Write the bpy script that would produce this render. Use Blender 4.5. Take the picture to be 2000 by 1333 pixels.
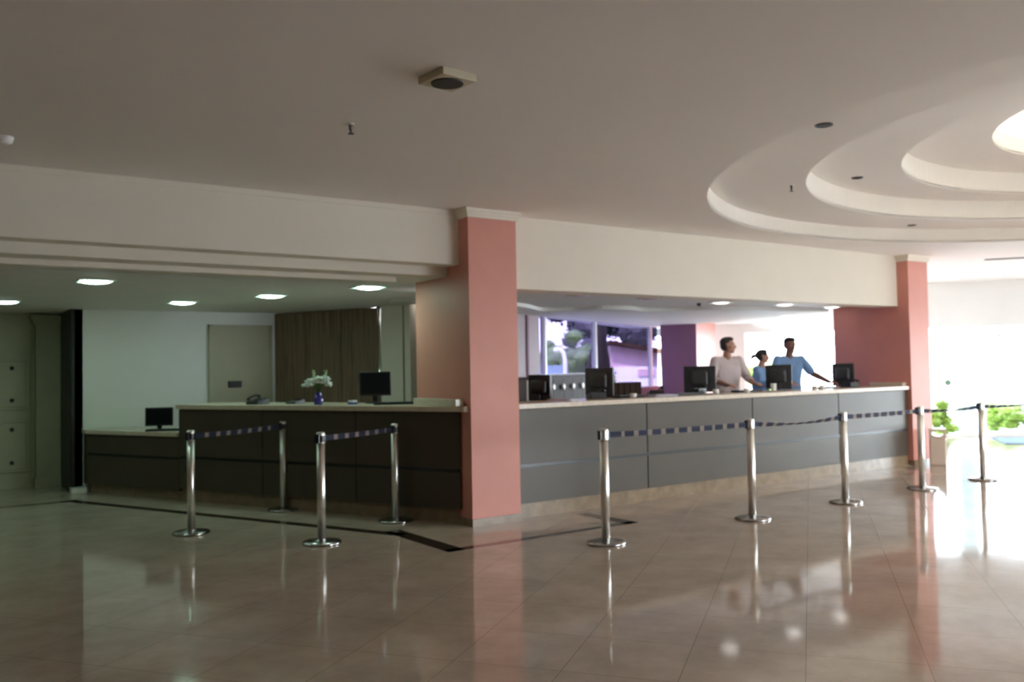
import bpy, bmesh, math, random
from mathutils import Vector, Matrix, noise
R = math.radians
PI = math.pi
C = bpy.context.scene.collection
sc = bpy.context.scene
for o in list(bpy.data.objects):
    bpy.data.objects.remove(o)

# ------------------------------------------------------------------ camera
EYE = 1.54
PITCH, ROLL, HEAD = 0.0322, -0.0182, 0.9615          # building axes: X along the lobby wall, Y into the recess
def turn(x, y, z):
    s, c = math.sin(HEAD), math.cos(HEAD)
    return Vector((x*s + y*c, -x*c + y*s, z))
fwd = turn(0, math.cos(PITCH), math.sin(PITCH))
up0 = turn(0, -math.sin(PITCH), math.cos(PITCH))
rt0 = turn(1, 0, 0)
rt = math.cos(ROLL)*rt0 + math.sin(ROLL)*up0
up = -math.sin(ROLL)*rt0 + math.cos(ROLL)*up0
cd = bpy.data.cameras.new('camera')
cam = bpy.data.objects.new('camera', cd)
C.objects.link(cam)
cam.matrix_world = Matrix(((rt.x, up.x, -fwd.x, 0), (rt.y, up.y, -fwd.y, 0), (rt.z, up.z, -fwd.z, EYE), (0, 0, 0, 1)))
cd.sensor_width = 36
cd.lens = 1708/2000*36
cd.clip_start = 0.05
cd.clip_end = 400
cd.dof.use_dof = True                                  # the photograph is slightly out of focus everywhere
cd.dof.focus_distance = 2.6
cd.dof.aperture_fstop = 3.7
sc.camera = cam

# ------------------------------------------------------------------ light
sc.view_settings.view_transform = 'Standard'
sc.view_settings.look = 'None'
sc.view_settings.gamma = 1
sc.view_settings.use_curve_mapping = False
sc.view_settings.exposure = 3.32
w = bpy.data.worlds.new('sky')
sc.world = w
w.use_nodes = True
wn, wl = w.node_tree.nodes, w.node_tree.links
bg = wn['Background']
bg.inputs['Strength'].default_value = 3.2
geo = wn.new('ShaderNodeTexCoord'); sep = wn.new('ShaderNodeSeparateXYZ'); rmp = wn.new('ShaderNodeValToRGB')
wl.new(geo.outputs['Generated'], sep.inputs[0]); wl.new(sep.outputs['Z'], rmp.inputs[0]); wl.new(rmp.outputs[0], bg.inputs['Color'])
rmp.color_ramp.elements[0].color = (0.87, 0.945, 1.03, 1)
rmp.color_ramp.elements[1].color = (0.62, 0.76, 1.0, 1)
rmp.color_ramp.elements[1].position = 0.7
sl = bpy.data.lights.new('sun', 'SUN'); so = bpy.data.objects.new('sun', sl); C.objects.link(so)
sl.energy = 4.0; sl.angle = R(0.6); sl.color = (1.0, 0.95, 0.86)
so.rotation_euler = Vector((0.50, 0.36, -0.80)).to_track_quat('-Z', 'Y').to_euler()
GA = R(36.3)                                           # heading of the glass front's normal
GN = Vector((math.cos(GA), math.sin(GA), 0)); GT = Vector((math.sin(GA), -math.cos(GA), 0))
def gpt(n, t, z=0): return GN*n + GT*t + Vector((0, 0, z))
G0 = 19.77
def area(name, loc, direction, sx, sy, energy, color=(1, 1, 1), portal=False):
    l = bpy.data.lights.new(name, 'AREA'); o = bpy.data.objects.new(name, l); C.objects.link(o)
    l.shape = 'RECTANGLE'; l.size = sx; l.size_y = sy; l.energy = energy; l.color = color
    o.location = loc; o.rotation_euler = Vector(direction).to_track_quat('-Z', 'Y').to_euler()
    if portal: l.cycles.is_portal = True
    return o
area('portal_front', gpt(G0 + .03, 10.5, 1.12), -GN, 25, 2.2, 1, portal=True)
sc.cycles.use_denoising = True
sc.cycles.max_bounces = 14
sc.cycles.diffuse_bounces = 8
sc.cycles.glossy_bounces = 5
sc.cycles.transparent_max_bounces = 24
sc.cycles.sample_clamp_indirect = 6.0
sc.cycles.caustics_reflective = False
sc.cycles.caustics_refractive = False

# ------------------------------------------------------------------ materials
def s2l(c): return tuple(((v/255)/12.92 if v/255 <= .04045 else ((v/255+.055)/1.055)**2.4) for v in c)
def mat(name, col, rough=.6, metal=0.0, var=.06, scale=6.0, bump=0.0, bscale=60, spec=.5, coat=0, emit=None, es=0):
    m = bpy.data.materials.new(name); m.use_nodes = True
    n, l = m.node_tree.nodes, m.node_tree.links
    b = n['Principled BSDF']
    b.inputs['Roughness'].default_value = rough; b.inputs['Metallic'].default_value = metal
    b.inputs['Specular IOR Level'].default_value = spec
    if coat: b.inputs['Coat Weight'].default_value = coat; b.inputs['Coat Roughness'].default_value = .05
    tc = n.new('ShaderNodeTexCoord'); nz = n.new('ShaderNodeTexNoise'); nz.inputs['Scale'].default_value = scale
    nz.inputs['Detail'].default_value = 4
    cr = n.new('ShaderNodeValToRGB')
    cr.color_ramp.elements[0].position = .3; cr.color_ramp.elements[1].position = .7
    cr.color_ramp.elements[0].color = tuple(max(0, v*(1-var)) for v in col) + (1,)
    cr.color_ramp.elements[1].color = tuple(min(1, v*(1+var)) for v in col) + (1,)
    l.new(tc.outputs['Object'], nz.inputs['Vector']); l.new(nz.outputs['Fac'], cr.inputs['Fac']); l.new(cr.outputs['Color'], b.inputs['Base Color'])
    if bump:
        n2 = n.new('ShaderNodeTexNoise'); n2.inputs['Scale'].default_value = bscale
        bp = n.new('ShaderNodeBump'); bp.inputs['Strength'].default_value = bump; bp.inputs['Distance'].default_value = .005
        l.new(tc.outputs['Object'], n2.inputs['Vector']); l.new(n2.outputs['Fac'], bp.inputs['Height']); l.new(bp.outputs['Normal'], b.inputs['Normal'])
    if emit:
        b.inputs['Emission Color'].default_value = tuple(emit) + (1,); b.inputs['Emission Strength'].default_value = es
    return m
def glass(name, tint, gloss=.02):
    m = bpy.data.materials.new(name); m.use_nodes = True
    n, l = m.node_tree.nodes, m.node_tree.links
    n.remove(n['Principled BSDF'])
    t = n.new('ShaderNodeBsdfTransparent'); t.inputs[0].default_value = tint + (1,)
    g = n.new('ShaderNodeBsdfGlossy'); g.inputs['Roughness'].default_value = .02
    mx = n.new('ShaderNodeMixShader')
    mx.inputs[0].default_value = gloss; l.new(t.outputs[0], mx.inputs[1]); l.new(g.outputs[0], mx.inputs[2]); l.new(mx.outputs[0], n['Material Output'].inputs[0])
    return m
def wood_mat(name, c1, c2, rough=.45):
    m = mat(name, c1, rough)
    n, l = m.node_tree.nodes, m.node_tree.links
    nz = [x for x in n if x.type == 'TEX_NOISE'][0]; tc = [x for x in n if x.type == 'TEX_COORD'][0]
    mp = n.new('ShaderNodeMapping'); mp.inputs['Scale'].default_value = (14, 14, .7)
    l.new(tc.outputs['Object'], mp.inputs[0]); l.new(mp.outputs[0], nz.inputs['Vector']); nz.inputs['Scale'].default_value = 2.2
    nz.inputs['Detail'].default_value = 8; nz.inputs['Distortion'].default_value = .6
    cr = [x for x in n if x.type == 'VALTORGB'][0]
    cr.color_ramp.elements[0].color = c1 + (1,); cr.color_ramp.elements[1].color = c2 + (1,)
    return m
def floor_mat():
    m = bpy.data.materials.new('polished_stone_tile'); m.use_nodes = True
    n, l = m.node_tree.nodes, m.node_tree.links
    b = n['Principled BSDF']; tc = n.new('ShaderNodeTexCoord')
    mp = n.new('ShaderNodeMapping'); mp.vector_type = 'POINT'; mp.inputs['Rotation'].default_value = (0, 0, -GA)
    l.new(tc.outputs['Object'], mp.inputs[0])
    sp = n.new('ShaderNodeSeparateXYZ'); l.new(mp.outputs[0], sp.inputs[0])
    def math_(op, a, b_=None):
        x = n.new('ShaderNodeMath'); x.operation = op
        for i, v in enumerate((a, b_)):
            if v is None: continue
            if isinstance(v, (int, float)): x.inputs[i].default_value = v
            else: l.new(v, x.inputs[i])
        return x.outputs[0]
    def joint(axis, off):
        q = math_('DIVIDE', math_('SUBTRACT', axis, off), .59)
        fr = math_('FRACT', q); d = math_('ABSOLUTE', math_('SUBTRACT', fr, .5))
        return math_('GREATER_THAN', d, .5-.003), math_('FLOOR', q)
    # rotated coords: x' along GN, y' along -GT
    jx, fx = joint(sp.outputs['X'], .20)
    jy, fy = joint(sp.outputs['Y'], -.527)
    j = math_('MAXIMUM', jx, jy)
    cb = n.new('ShaderNodeCombineXYZ'); l.new(fx, cb.inputs[0]); l.new(fy, cb.inputs[1])
    wnz = n.new('ShaderNodeTexWhiteNoise'); l.new(cb.outputs[0], wnz.inputs['Vector'])
    nz = n.new('ShaderNodeTexNoise'); nz.inputs['Scale'].default_value = 1.7; nz.inputs['Detail'].default_value = 9; nz.inputs['Roughness'].default_value = .68
    l.new(tc.outputs['Object'], nz.inputs['Vector'])
    cr = n.new('ShaderNodeValToRGB'); l.new(nz.outputs['Fac'], cr.inputs[0])
    cr.color_ramp.elements[0].position = .25; cr.color_ramp.elements[1].position = .75
    cr.color_ramp.elements[0].color = FLOOR_A + (1,); cr.color_ramp.elements[1].color = FLOOR_B + (1,)
    hs = n.new('ShaderNodeHueSaturation'); l.new(cr.outputs[0], hs.inputs['Color'])
    l.new(math_('ADD', math_('MULTIPLY', wnz.outputs['Value'], .05), .975), hs.inputs['Value'])
    mx = n.new('ShaderNodeMix'); mx.data_type = 'RGBA'
    l.new(j, mx.inputs['Factor']); l.new(hs.outputs[0], mx.inputs['A']); mx.inputs['B'].default_value = (.24, .185, .145, 1)
    l.new(mx.outputs['Result'], b.inputs['Base Color'])
    b.inputs['Roughness'].default_value = .07; b.inputs['IOR'].default_value = 1.55
    return m
FLOOR_A = (.37, .293, .236); FLOOR_B = (.59, .485, .395)
M = {}
M['floor'] = floor_mat()
M['inlay'] = mat('dark_brown_stone', (.035, .022, .016), .06, var=.3, scale=14)
M['ceiling'] = mat('ceiling_paint', (.89, .862, .83), .9, var=.012, scale=.7)
M['white'] = mat('cream_wall_paint', (.84, .80, .71), .7, var=.02, scale=2)
M['cove'] = mat('cream_cove_paint', (.84, .80, .73), .8, var=.02, scale=2)
M['offwhite'] = mat('white_wall_paint', (.80, .82, .80), .7, var=.02, scale=2)
M['pink'] = mat('salmon_pink_paint', (.69, .29, .235), .5, var=.03, scale=3)
M['plum'] = mat('plum_wall_paint', (.27, .145, .21), .7, var=.03, scale=3, spec=.2)
M['mauve'] = mat('mauve_wall_paint', (.40, .30, .32), .6, var=.03, scale=3)
M['creamdoor'] = mat('cream_door_paint', (.42, .40, .28), .5, var=.03)
M['greendoor'] = mat('olive_cream_paint', (.42, .42, .29), .55, var=.05)
M['black'] = mat('black_plastic', (.012, .012, .014), .35, var=.2, scale=30)
M['screen'] = mat('black_glossy_screen', (.006, .006, .008), .3, var=.1, spec=.15)
M['darkgrey'] = mat('dark_grey_plastic', (.05, .052, .056), .4, var=.15, scale=30)
M['dark'] = mat('dark_brown_paint', (.01, .009, .008), .5, var=.2)
M['laminate'] = mat('taupe_laminate', (.072, .056, .041), .42, spec=.38, var=.05, scale=2.5, bump=.04, bscale=180)
M['stripe'] = mat('black_groove_strip', (.012, .014, .016), .3, var=.1)
M['top'] = mat('beige_stone_top', (.66, .57, .46), .25, var=.10, scale=25)
M['plinth'] = mat('beige_stone_plinth', (.25, .18, .115), .25, var=.14, scale=9)
M['wood'] = wood_mat('dark_walnut_panel', (.14, .085, .052), (.28, .19, .12))
M['woodbox'] = wood_mat('brown_wood', (.030, .015, .010), (.065, .036, .024), .9)
M['woodbox'].node_tree.nodes['Principled BSDF'].inputs['Specular IOR Level'].default_value = .1
M['steel'] = mat('brushed_steel', (.74, .72, .68), .36, metal=1.0, var=.06, scale=40, bump=.03, bscale=300)
M['basesteel'] = mat('polished_base_steel', (.42, .41, .40), .2, metal=1.0, var=.08, scale=30)
M['chrome'] = mat('chrome', (.8, .8, .8), .12, metal=1.0, var=.02)
M['belt'] = mat('navy_webbing', (.012, .016, .045), .8, var=.2, scale=200, bump=.2, bscale=600)
M['beltmark'] = mat('grey_print_on_webbing', (.24, .20, .175), .8, var=.15, scale=120)
M['alu'] = mat('white_aluminium', (.80, .83, .78), .4, var=.03)
M['cabgrey'] = mat('grey_cabinet_paint', (.17, .16, .16), .8, var=.05, spec=.15)
M['knobw'] = mat('white_plastic', (.85, .84, .82), .35, var=.03)
M['bin'] = mat('beige_bin_plastic', (.62, .50, .40), .45, var=.04)
M['skin'] = mat('skin', (.46, .23, .16), .5, var=.08, scale=20)
M['skindark'] = mat('darker_skin', (.27, .125, .085), .5, var=.08, scale=20)
M['hairgrey'] = mat('dark_greying_hair', (.045, .042, .04), .7, var=.4, scale=60, bump=.5, bscale=200)
M['hairblack'] = mat('black_hair', (.012, .010, .010), .55, var=.4, scale=60, bump=.5, bscale=200)
M['shirtwhite'] = mat('pinkish_white_cotton', (.66, .56, .56), .85, var=.05, scale=9, bump=.3, bscale=30)
M['shirtblue'] = mat('light_blue_cotton', (.20, .34, .58), .85, var=.07, scale=9, bump=.3, bscale=30)
M['trousers'] = mat('dark_trousers', (.02, .022, .03), .9, var=.1)
M['eyewhite'] = mat('eye', (.6, .58, .55), .2)
M['lips'] = mat('lips', (.34, .13, .11), .5)
M['petal'] = mat('white_petals', (.75, .80, .78), .6, var=.05, scale=40)
M['spike'] = mat('pale_green_buds', (.42, .50, .30), .6, var=.15, scale=40)
M['stem'] = mat('green_stem', (.10, .18, .05), .6, var=.15, scale=40)
M['blueglass'] = mat('cobalt_blue_glass', (.03, .03, .30), .08, var=.1, coat=.5)
M['paper'] = mat('white_paper', (.72, .70, .78), .7, var=.03)
M['bark'] = mat('dark_bark', (.02, .015, .012), .9, var=.4, scale=8, bump=.6, bscale=20)
M['leafdark'] = mat('dark_purplish_leaves', (.030, .028, .036), .6, var=.5, scale=2)
M['leafgreen'] = mat('green_leaves', (.075, .125, .035), .55, var=.5, scale=2)
M['leafyellow'] = mat('yellow_green_leaves', (.30, .42, .06), .55, var=.3, scale=2)
M['lawn'] = mat('pale_green_lawn', (.16, .30, .10), .9, var=.3, scale=3)
M['paving'] = mat('pale_paving', (.36, .355, .35), .8, var=.05, scale=1.5)
M['pinkhouse'] = mat('pink_render', (.62, .42, .46), .8, var=.05)
M['whitehouse'] = mat('white_render', (.85, .84, .84), .8, var=.03)
M['greywin'] = mat('grey_window_panel', (.20, .21, .22), .3, var=.05)
M['pondblue'] = mat('blue_rubber_mat', (.035, .085, .135), .9, var=.1, scale=30)
M['bluegrey'] = mat('blue_grey_paint', (.20, .30, .38), .5, var=.05)
M['paleblue'] = mat('pale_blue_paint', (.75, .92, 1.0), .5, var=.03)
M['sticker'] = mat('pale_green_sticker', (.20, .36, .24), .6, var=.1)
M['orange'] = mat('orange_sticker', (.75, .25, .05), .6, var=.1)
M['glass'] = glass('clear_glass', (.97, .99, .98))
M['tint'] = glass('violet_tinted_glass', (.27, .245, .33), .003)
M['grille'] = mat('dark_grey_grille', (.035, .038, .034), .6, var=.2, scale=80)
M['creampl'] = mat('cream_plastic', (.62, .58, .44), .5, var=.03)
M['lampgreen'] = mat('cool_green_lamp_glass', (.8, .9, .85), .4, emit=(.36, 1.0, .72), es=.18)
M['lampcore'] = mat('lit_white_lamp_dome', (.9, .9, .9), .4, emit=(.62, 1.0, .80), es=3.4)
M['lampwhite'] = mat('lit_white_lamp', (.9, .9, .9), .4, emit=(1.0, .98, .94), es=.30)
M['lampdim'] = mat('unlit_frosted_lamp', (.78, .72, .86), .4)
M['dome'] = mat('glowing_cream_diffuser', (.9, .88, .8), .5, emit=(1.0, .93, .80), es=.11)

# ------------------------------------------------------------------ helpers
def tag(o, label=None, cat=None, group=None, kind=None):
    if label: o['label'] = label
    if cat: o['category'] = cat
    if group: o['group'] = group
    if kind: o['kind'] = kind
    return o
def empty(name, loc=(0, 0, 0), rz=0.0, label=None, cat=None, group=None):
    o = bpy.data.objects.new(name, None); C.objects.link(o)
    o.location = loc; o.rotation_euler = (0, 0, rz); o.empty_display_size = .1
    return tag(o, label, cat, group)
def obj(name, bm, m, parent=None, smooth=False, bevel=0.0, kind=None):
    me = bpy.data.meshes.new(name)
    bmesh.ops.recalc_face_normals(bm, faces=bm.faces[:])
    bm.to_mesh(me); bm.free()
    ms = m if isinstance(m, (list, tuple)) else [m]
    for x in ms: me.materials.append(M[x] if isinstance(x, str) else x)
    if smooth:
        for p in me.polygons: p.use_smooth = True
    o = bpy.data.objects.new(name, me); C.objects.link(o)
    if parent: o.parent = parent
    if bevel:
        b = o.modifiers.new('bevel', 'BEVEL'); b.width = bevel; b.segments = 2; b.limit_method = 'ANGLE'
    if kind: o['kind'] = kind
    return o
def struct(name, bm, m, **k):
    return obj(name, bm, m, kind='structure', **k)
def box(bm, x0, x1, y0, y1, z0, z1, mi=0):
    v = [bm.verts.new(p) for p in ((x0, y0, z0), (x1, y0, z0), (x1, y1, z0), (x0, y1, z0), (x0, y0, z1), (x1, y0, z1), (x1, y1, z1), (x0, y1, z1))]
    for f in ((0, 3, 2, 1), (4, 5, 6, 7), (0, 1, 5, 4), (1, 2, 6, 5), (2, 3, 7, 6), (3, 0, 4, 7)):
        fc = bm.faces.new([v[i] for i in f]); fc.material_index = mi
    return v
def B(*a):
    bm = bmesh.new(); box(bm, *a); return bm
def prism(bm, pts, z0, z1, mi=0):
    """closed prism over a convex or concave outline"""
    lo = [bm.verts.new((p[0], p[1], z0)) for p in pts]; hi = [bm.verts.new((p[0], p[1], z1)) for p in pts]
    n = len(pts)
    for i in range(n):
        bm.faces.new((lo[i], lo[(i+1) % n], hi[(i+1) % n], hi[i])).material_index = mi
    bm.faces.new(lo[::-1]).material_index = mi; bm.faces.new(hi).material_index = mi
def PR(pts, z0, z1):
    bm = bmesh.new(); prism(bm, pts, z0, z1); return bm
def strip(a, b, w_, side=1):
    """outline of a bar from a to b, thickened to its left by w_"""
    a, b = Vector(a).to_2d(), Vector(b).to_2d(); d = (b-a).normalized(); nrm = Vector((-d.y, d.x))*w_*side
    return [a, b, b+nrm, a+nrm]
def lathe(bm, prof, n=32, mi=0, c=(0, 0, 0)):
    rings = []
    for r, z in prof:
        rings.append([bm.verts.new((c[0]+max(r, 1e-4)*math.cos(2*PI*k/n), c[1]+max(r, 1e-4)*math.sin(2*PI*k/n), c[2]+z)) for k in range(n)])
    for a, b in zip(rings, rings[1:]):
        for k in range(n): bm.faces.new((a[k], a[(k+1) % n], b[(k+1) % n], b[k])).material_index = mi
    bm.faces.new(rings[0][::-1]).material_index = mi; bm.faces.new(rings[-1]).material_index = mi
def L(prof, n=32, c=(0, 0, 0)):
    bm = bmesh.new(); lathe(bm, prof, n, 0, c); return bm
def tube(bm, pts, rad, n=10, mi=0):
    pts = [Vector(p) for p in pts]; rings = []
    rr = rad if isinstance(rad, (list, tuple)) else [rad]*len(pts)
    for i, p in enumerate(pts):
        d = (pts[min(i+1, len(pts)-1)] - pts[max(i-1, 0)]).normalized()
        a = d.orthogonal().normalized() if i == 0 else (prev - prev.dot(d)*d).normalized()
        prev = a; b = d.cross(a)
        rings.append([bm.verts.new(p + rr[i]*(math.cos(2*PI*k/n)*a + math.sin(2*PI*k/n)*b)) for k in range(n)])
    for a, b in zip(rings, rings[1:]):
        for k in range(n): bm.faces.new((a[k], a[(k+1) % n], b[(k+1) % n], b[k])).material_index = mi
    bm.faces.new(rings[0][::-1]).material_index = mi; bm.faces.new(rings[-1]).material_index = mi
def T(pts, rad, n=10):
    bm = bmesh.new(); tube(bm, pts, rad, n); return bm
def ball(bm, c, r, sub=2, mat4=None):
    mt = Matrix.Translation(c) @ (mat4 or Matrix.Identity(4)) @ Matrix.Diagonal((r[0], r[1], r[2], 1) if isinstance(r, (tuple, list)) else (r, r, r, 1))
    bmesh.ops.create_icosphere(bm, subdivisions=sub, radius=1, matrix=mt)
def hull(bm, *balls):
    """tapered capsule: convex hull of spheres"""
    t = bmesh.new()
    for c, r in balls: ball(t, c, r, 2)
    res = bmesh.ops.convex_hull(t, input=t.verts[:])
    bmesh.ops.delete(t, geom=[g for g in res['geom_interior'] if isinstance(g, bmesh.types.BMVert)], context='VERTS')
    me = bpy.data.meshes.new('tmp'); t.to_mesh(me); t.free(); bm.from_mesh(me); bpy.data.meshes.remove(me)
def remesh(o, vox, smooth=4):
    r = o.modifiers.new('remesh', 'REMESH'); r.mode = 'VOXEL'; r.voxel_size = vox; r.use_smooth_shade = True
    s = o.modifiers.new('smooth', 'SMOOTH'); s.factor = .5; s.iterations = smooth
    return o
def dup(o, parent=None):
    c = o.copy(); C.objects.link(c)
    if parent: c.parent = parent
    for ch in [x for x in C.objects if x.parent == o]: dup(ch, c)
    return c
def ang(d): return math.atan2(d[1], d[0])

# ------------------------------------------------------------------ floor
CZ = 3.15
Wd = Vector((.9, .44, 0)).normalized()                 # heading of the back window wall
Cd = Vector((-.43644, .89973, 0))                      # heading of the left counter
W0 = Vector((8.41, 11.28, 0)); C0 = Vector((4.62, 7.40, 0))
def g2(n, t): p = gpt(n, t); return (p.x, p.y)
bm = bmesh.new()
prism(bm, [(-9, -6), g2(G0+.2, 23), g2(G0+.2, -3.0), (7.0, 10.9), (5.4, 15), (-9, 15)], -.04, 0)
struct('floor', bm, 'floor')
def inlay(a, b, w_, name='trim_1'):
    return struct(name, PR(strip(a, b, w_), -.01, .0012), 'inlay')
inlay((3.93, 7.42), (1.78, 12.16), .13, 'trim_1')
inlay((1.80, 12.18), (-4, 12.10), .13, 'trim_2')
inlay((3.80, 6.44), (3.80, 7.66), -.17, 'trim_3')
inlay((3.80, 6.44), (5.98, 6.44), .10, 'trim_4')
inlay((5.98, 6.44), (5.98, 7.22), .15, 'trim_5')
# raised floor behind the counters
bm = bmesh.new()
prism(bm, [(4.95, 7.62), (12.4, 7.62), (12.4, 8.6), (14.0, 12.9), (13.9, 13.9), (7.2, 10.7), (5.8, 10.2), (5.2, 8.4)], .0, .15)
struct('floor_behind_counter', bm, 'plinth')

# ------------------------------------------------------------------ lobby ceiling with the stepped round recess
rings = [((9.35, 2.38), 4.53, CZ, 3.335), ((9.54, 2.43), 3.68, 3.335, 3.575), ((9.95, 2.55), 2.90, 3.575, 3.832), ((10.08, 2.68), 2.00, 3.832, 4.02)]
def circle(c, r, n=128): return [(c[0]+r*math.cos(2*PI*k/n), c[1]+r*math.sin(2*PI*k/n)) for k in range(n)]
def plate_with_hole(outer, inner, z, th=.03):
    bm = bmesh.new(); es = []
    for loop in (outer, inner):
        vs = [bm.verts.new((p[0], p[1], z)) for p in loop]
        es += [bm.edges.new((vs[i], vs[(i+1) % len(vs)])) for i in range(len(vs))]
    bmesh.ops.triangle_fill(bm, use_beauty=True, edges=es)
    r = bmesh.ops.extrude_face_region(bm, geom=bm.faces[:])
    bmesh.ops.translate(bm, vec=(0, 0, th), verts=[g for g in r['geom'] if isinstance(g, bmesh.types.BMVert)])
    return bm
outer = [(-8, -5), (g2(G0, 20)), (g2(G0, -3)), (15.0, 12.9), (13.6, 10.8), (12.9, 8.7), (12.9, 7.6), (-8, 7.6)]
struct('ceiling', plate_with_hole(outer, circle(*rings[0][:2]), CZ), 'ceiling')
for i, (c, r, z0, z1) in enumerate(rings):
    bm = bmesh.new(); n = 128
    a = circle(c, r, n); b = circle(c, r+.03, n)
    va = [[bm.verts.new((p[0], p[1], z)) for p in q] for q, z in ((a, z0+.004), (a, z1+.03), (b, z1+.03), (b, z0+.004))]
    for k in range(n):
        k2 = (k+1) % n
        for j in range(4):
            bm.faces.new((va[j][k], va[j][k2], va[(j+1) % 4][k2], va[(j+1) % 4][k]))
    struct('ceiling_cove_%d' % (i+1), bm, 'cove', smooth=False)
    if i < 3:
        struct('ceiling_tier_%d' % (i+1), plate_with_hole(circle(c, r+.02), circle(*rings[i+1][:2]), z1), 'ceiling')
t = empty('ceiling_light', (10.08, 2.68, 4.02), 0, 'glowing round cream light filling the centre of the stepped ceiling', 'ceiling light')
obj('diffuser', L([(2.03, 0), (2.03, .05)], 96), 'dome', t)
struct('roof_eave_added', PR([g2(G0+.3, 21), g2(G0+3.6, 21), g2(G0+3.6, -2.0), g2(G0+.3, -2.0)], 3.1, 3.3), 'offwhite')  # added unseen overhang, keeps high sky light off the floor by the glass
# unseen roof slab added over everything to stop light leaks
bm = bmesh.new(); prism(bm, [(-9, -6), g2(G0+.4, 21.2), g2(G0+.4, -3.2), (6.6, 11.0), (5.4, 15), (-9, 15)], 4.3, 4.5)
struct('roof', bm, 'white')

# ------------------------------------------------------------------ lobby walls
struct('wall_left', B(-8.2, -8, -5, 14.5, 0, 4.3), 'wood')  # unseen wall, dark wood chosen to keep the left side dim
struct('wall_back', B(-8.2, 9.5, -5.2, -5, 0, 4.3), 'wood')  # unseen wall behind the camera, dark to cut bounce on the left
struct('wall_back_lintel', B(9.5, 14.2, -5.2, -5, 2.2, 4.3), 'white')
struct('wall_back_right', B(14.2, 31, -5.2, -5, 0, 4.3), 'white')
wv = struct('window_10', B(9.5, 14.2, -5.1, -5.09, .04, 2.2), 'glass')  # added unseen opening behind the camera, throws daylight on beams and pillars
obj('mullion', B(11.83, 11.87, -5.13, -5.06, 0, 2.2), 'alu', wv); obj('sill', B(9.5, 14.2, -5.14, -5.05, 0, .04), 'alu', wv)
# glass front: lintel, end pier, panes
def gbox(n0, n1, t0, t1, z0, z1):
    return PR([g2(n0, t0), g2(n1, t0), g2(n1, t1), g2(n0, t1)], z0, z1)
struct('wall_right', gbox(G0, G0+.25, -2.9, 21, 2.24, 4.3), 'offwhite')
struct('wall_right_end', gbox(G0, G0+.25, -2.9, -1.35, 0, 2.24), 'offwhite')
for i, (t0, t1) in enumerate([(-1.35, 1.0), (1.0, 3.35), (6.6, 9.2), (9.2, 11.8), (11.8, 14.4), (14.4, 17.0), (17.0, 20.9)]):
    wv = struct('window_%d' % (i+3), gbox(G0+.09, G0+.10, t0+.02, t1-.02, .04, 2.24), 'glass')
    for tt in (t0, t1-.02): obj('mullion', gbox(G0+.07, G0+.12, tt, tt+.02, .02, 2.24), 'alu', wv)
    obj('sill', gbox(G0+.06, G0+.13, t0, t1, 0, .04), 'alu', wv)
# glass doors with their sticker and pull handles
for i, (t0, t1) in enumerate([(3.38, 4.98), (5.0, 6.58)]):
    dv = struct('door_%d' % (i+1), gbox(G0+.09, G0+.102, t0, t1, .02, 2.22), 'glass')
    obj('door_rail', gbox(G0+.075, G0+.115, t0, t1, .0, .07), 'alu', dv)
    tt = t1-.09 if i == 0 else t0+.09
    for s in (0,):
        p = gpt(G0+.04, tt, .98); obj('pull_handle', T([p, p+Vector((0, 0, .28))], .018), 'darkgrey', dv, smooth=True)
def disc_on_glass(name, t, z, r, m):
    bm = bmesh.new(); lathe(bm, [(r, -.002), (r, .002)], 28)
    mt = Matrix.Translation(gpt(G0+.083, t, z)) @ Vector((1, 0, 0)).rotation_difference(GN).to_matrix().to_4x4() @ Matrix.Rotation(PI/2, 4, 'Y')
    bmesh.ops.transform(bm, matrix=mt, verts=bm.verts[:])
    return obj(name, bm, m)
ts = Vector((17.51, 9.56, 0)).dot(GT)
tag(disc_on_glass('door_sticker', ts, 1.10, .065, 'sticker'), 'round pale green sticker on the glass front beside the pink pillar', 'sticker')
ts2 = Vector((18.08, 8.78, 0)).dot(GT)
tag(disc_on_glass('window_sticker', ts2, 2.03, .03, 'orange'), 'tiny orange sticker high on the bright glass front', 'sticker')

# ------------------------------------------------------------------ beams over the counters
BF = 7.5
bm = bmesh.new(); box(bm, 5.0, 12.45, BF, BF+.35, 2.385, 4.3)
struct('wall_beam_right', bm, 'white')
bm = bmesh.new(); box(bm, -8, 4.7, BF, BF+.22, 2.60, 4.3)
struct('wall_beam_left', bm, 'white')
struct('trim_6', B(-8, 4.62, BF+.22, BF+.5, 2.505, 4.0), 'white', bevel=.004)
struct('trim_7', B(-8, 4.15, BF+.5, BF+.75, 2.455, 2.56), 'white', bevel=.004)
# thin shadow-gap moulding lines
struct('trim_8', B(-8, 4.60, BF-.012, BF+.004, CZ-.05, CZ-.001), 'white')
# columns (each a front pier with its fin wall)
def column(name, x0, x1, y1, fin):
    c = struct(name, B(x0, x1, 7.32, y1, .07, CZ), 'pink')
    obj('plinth', B(x0-.012, x1+.012, 7.30, 7.9, 0, .072), 'plinth', c)
    bm = bmesh.new()
    for k, (e, z0, z1) in enumerate(((.018, CZ-.09, CZ-.06), (.03, CZ-.06, CZ-.03), (.045, CZ-.03, CZ))):
        box(bm, x0-e, x1+e, 7.32-e, BF+.02, z0, z1)
    obj('crown_moulding', bm, 'white', c)
    return c
column('pillar_1', 4.60, 5.18, 7.9, True)
column('pillar_2', 12.37, 12.90, 7.9, True)
struct('wall_fin_left', B(4.602, 4.95, 7.85, 8.42, 0, 4.3), 'pink')
struct('wall_fin_right', B(12.372, 12.898, 7.85, 8.62, 0, 4.3), 'pink')

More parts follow.
